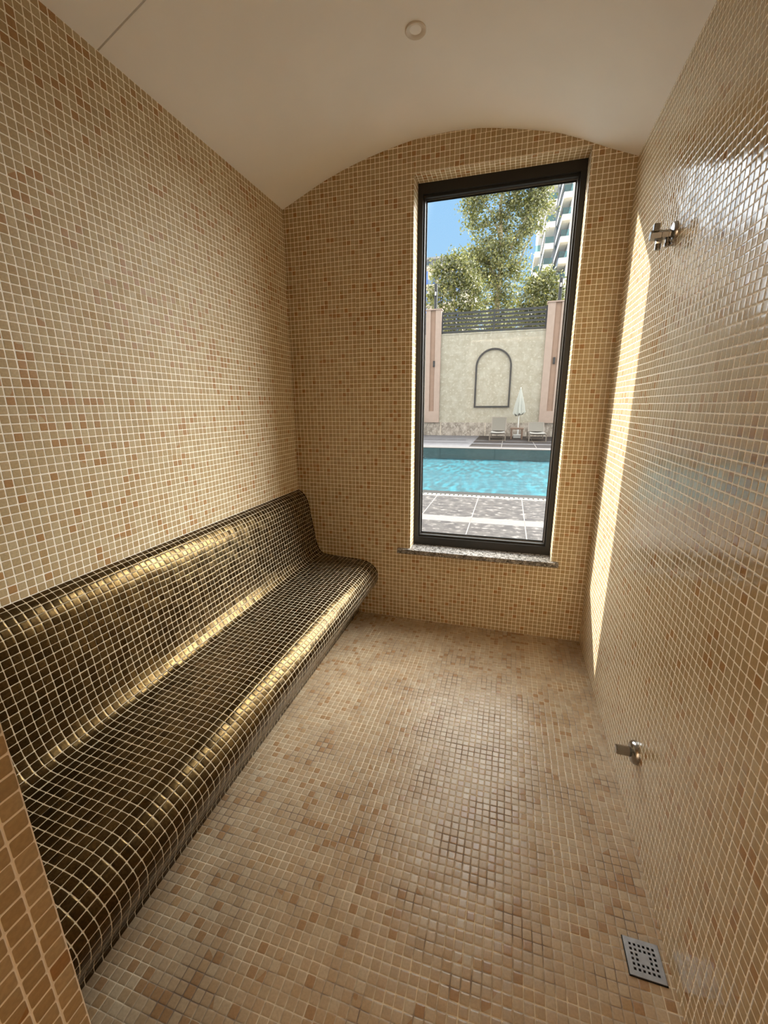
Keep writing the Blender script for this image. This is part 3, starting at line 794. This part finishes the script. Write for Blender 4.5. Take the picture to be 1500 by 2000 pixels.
# block at the left
k2 = 80 / 60
T = thing('apartment_block', (-15, 85, 0), 'pale apartment block with blue panels far behind the left tree', 'building')
def zb(z): return (z - CZ) * k2 + CZ
m = MB(); m.box(-34, -7.5, 80, 95, -1, zb(19.2)); m.build('block_wall', M['block'], T)
m = MB(); m.box(-34.5, -7.0, 79.2, 95.5, zb(19.75), zb(19.98)); m.build('roof', M['roof'], T)
m = MB(); m.box(-34, -7.5, 80.3, 95, zb(18.95), zb(19.75)); m.build('attic', M['block_grey'], T)
m = MB(); m.box(-34.2, -7.3, 79.6, 80.2, zb(18.75), zb(18.95)); m.build('cornice', M['block'], T)
FB = 3.0
for i in range(7):
    z1 = zb(18.5) - i * FB
    for x0, x1 in ((-16.3, -15.3), (-13.3, -12.6), (-10.6, -9.6)):
        m = MB(); m.box(x0, x1, 79.85, 80.02, z1 - 2.4, z1); m.build('blue_panel', M['blue'], T)
    for x0, x1 in ((-15.3, -13.6), (-12.6, -10.8)):
        m = MB(); m.box(x0, x1, 78.8, 80, z1 - 2.75, z1 - 2.4); bo = m.build('balcony', M['block'], T)
        m = MB(); m.box(x0 + .05, x1 - .05, 78.84, 78.88, z1 - 2.4, z1 - 1.6); m.build('rail', M['rail_glass_blue'], bo)
        m = MB(); m.box(x0 + .75, x1 - .15, 79.9, 80.02, z1 - 2.3, z1 - .5); m.build('window', M['dark_win'], T)
    m = MB(); m.box(-15.6, -14.9, 80.2, 80.32, zb(19.1), zb(19.6)); m.build('attic_window', M['dark_win'], T) if i == 0 else None
    if i: m.bm.free()

# ground beyond the wall
m = MB(); m.box(-80, 80, WY + .3, 140, -1.2, -.3)
tag(m.build('ground', simple('ground_soil', srgb(196, 188, 172), .9)), 'ground beyond the boundary wall', 'ground', kind='structure')

# ---------------------------------------------------------------- light
sd = Vector((1, -.67, -.62)).normalized()
L = bpy.data.lights.new('sun', 'SUN'); L.energy = 2.8; L.angle = math.radians(.6); L.color = (1, .93, .80)
lo_ = bpy.data.objects.new('sun', L); COL.objects.link(lo_)
lo_.rotation_euler = sd.to_track_quat('-Z', 'Y').to_euler(); lo_.location = (-20, 20, 20)

EAST_FILL = 6.6
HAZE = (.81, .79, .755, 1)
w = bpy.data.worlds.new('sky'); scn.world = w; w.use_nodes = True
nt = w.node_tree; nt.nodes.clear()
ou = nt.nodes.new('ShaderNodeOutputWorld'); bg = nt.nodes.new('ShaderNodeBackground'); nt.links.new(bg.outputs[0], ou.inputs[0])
tc = nt.nodes.new('ShaderNodeTexCoord'); sp = nt.nodes.new('ShaderNodeSeparateXYZ'); nt.links.new(tc.outputs['Generated'], sp.inputs[0])
rp = nt.nodes.new('ShaderNodeValToRGB'); nt.links.new(sp.outputs[2], rp.inputs[0])
e = rp.color_ramp.elements
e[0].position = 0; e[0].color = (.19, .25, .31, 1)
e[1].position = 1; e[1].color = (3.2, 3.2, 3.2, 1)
for p, c in ((.22, (.112, .183, .258, 1)), (.42, (.095, .172, .265, 1)), (.52, (3.6, 3.6, 3.45, 1))):  # sky above the window view brightened as added fill for the room
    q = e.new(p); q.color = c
# the southern half of the sky, behind the house, is hazier and brighter
rs = nt.nodes.new('ShaderNodeMapRange'); rs.interpolation_type = 'SMOOTHSTEP'
nt.links.new(sp.outputs[1], rs.inputs[0])
for i_, v_ in ((1, .75), (2, -.2), (3, 0), (4, 1)): rs.inputs[i_].default_value = v_
mx = nt.nodes.new('ShaderNodeMix'); mx.data_type = 'RGBA'
nt.links.new(rs.outputs[0], mx.inputs[0])
# added fill: overhead sky scaled up in the east, down in the west
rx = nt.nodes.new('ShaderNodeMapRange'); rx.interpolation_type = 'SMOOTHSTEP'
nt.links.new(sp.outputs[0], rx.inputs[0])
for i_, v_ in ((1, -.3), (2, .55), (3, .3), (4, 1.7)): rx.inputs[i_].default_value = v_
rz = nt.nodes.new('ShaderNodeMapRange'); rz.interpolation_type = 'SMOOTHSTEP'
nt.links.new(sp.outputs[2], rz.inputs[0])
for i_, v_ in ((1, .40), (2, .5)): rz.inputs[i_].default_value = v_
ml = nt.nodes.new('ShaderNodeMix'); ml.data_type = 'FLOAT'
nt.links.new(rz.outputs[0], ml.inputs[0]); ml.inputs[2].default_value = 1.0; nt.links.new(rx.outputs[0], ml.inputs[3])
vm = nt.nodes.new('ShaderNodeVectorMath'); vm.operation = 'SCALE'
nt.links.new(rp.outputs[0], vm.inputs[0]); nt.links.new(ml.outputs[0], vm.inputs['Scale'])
# glow of the sky around the sun
dp = nt.nodes.new('ShaderNodeVectorMath'); dp.operation = 'DOT_PRODUCT'
nt.links.new(tc.outputs['Generated'], dp.inputs[0]); dp.inputs[1].default_value = -sd
ra = nt.nodes.new('ShaderNodeMapRange'); ra.interpolation_type = 'SMOOTHSTEP'
nt.links.new(dp.outputs['Value'], ra.inputs[0])
for i_, v_ in ((1, .74), (2, .90), (3, 0), (4, 1.8)): ra.inputs[i_].default_value = v_
au = nt.nodes.new('ShaderNodeVectorMath'); au.operation = 'ADD'
nt.links.new(vm.outputs[0], au.inputs[0]); nt.links.new(ra.outputs[0], au.inputs[1])
# glow added to the unseen low eastern sky to light the left wall
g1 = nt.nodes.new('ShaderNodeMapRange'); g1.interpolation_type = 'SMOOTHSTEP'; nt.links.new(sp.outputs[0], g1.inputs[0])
for i_, v_ in ((1, .2), (2, .6), (3, 0), (4, EAST_FILL)): g1.inputs[i_].default_value = v_
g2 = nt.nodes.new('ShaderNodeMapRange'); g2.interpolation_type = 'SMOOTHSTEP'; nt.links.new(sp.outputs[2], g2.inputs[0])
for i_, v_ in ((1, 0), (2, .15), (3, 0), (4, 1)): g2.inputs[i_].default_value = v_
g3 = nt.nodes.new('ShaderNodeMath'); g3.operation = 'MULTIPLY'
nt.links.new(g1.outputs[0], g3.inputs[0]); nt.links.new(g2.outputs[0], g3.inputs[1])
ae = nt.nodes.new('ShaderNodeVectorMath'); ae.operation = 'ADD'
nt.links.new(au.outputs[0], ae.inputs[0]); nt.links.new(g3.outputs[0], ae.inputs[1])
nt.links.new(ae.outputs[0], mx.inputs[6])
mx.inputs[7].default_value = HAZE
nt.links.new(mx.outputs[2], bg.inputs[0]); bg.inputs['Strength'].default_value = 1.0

# unseen fill light added behind the camera, bounced off the hall's end wall
A = bpy.data.lights.new('hall_fill', 'AREA'); A.shape = 'RECTANGLE'; A.size = 1.2; A.size_y = .4; A.energy = 42; A.color = (1, .96, .90)
ao = bpy.data.objects.new('hall_fill', A); COL.objects.link(ao); ao.location = (-.2, -2.4, 2.5)
ao.rotation_euler = Vector((.1, -1, -.55)).to_track_quat('-Z', 'Y').to_euler()

# daylight portal in the window opening (sampling aid only)
P_ = bpy.data.lights.new('window_portal', 'AREA'); P_.shape = 'RECTANGLE'; P_.size = .9; P_.size_y = 2.18; P_.cycles.is_portal = True
po_ = bpy.data.objects.new('window_portal', P_); COL.objects.link(po_); po_.location = (-.141, 2.87, 1.62)
po_.rotation_euler = (math.radians(-90), 0, 0)

# ---------------------------------------------------------------- render look
scn.view_settings.view_transform = 'Standard'; scn.view_settings.look = 'None'
scn.view_settings.exposure = 1.95; scn.view_settings.gamma = 1.0; scn.view_settings.use_curve_mapping = False
scn.cycles.max_bounces = 12; scn.cycles.diffuse_bounces = 8; scn.cycles.transparent_max_bounces = 16
scn.cycles.sample_clamp_indirect = 6
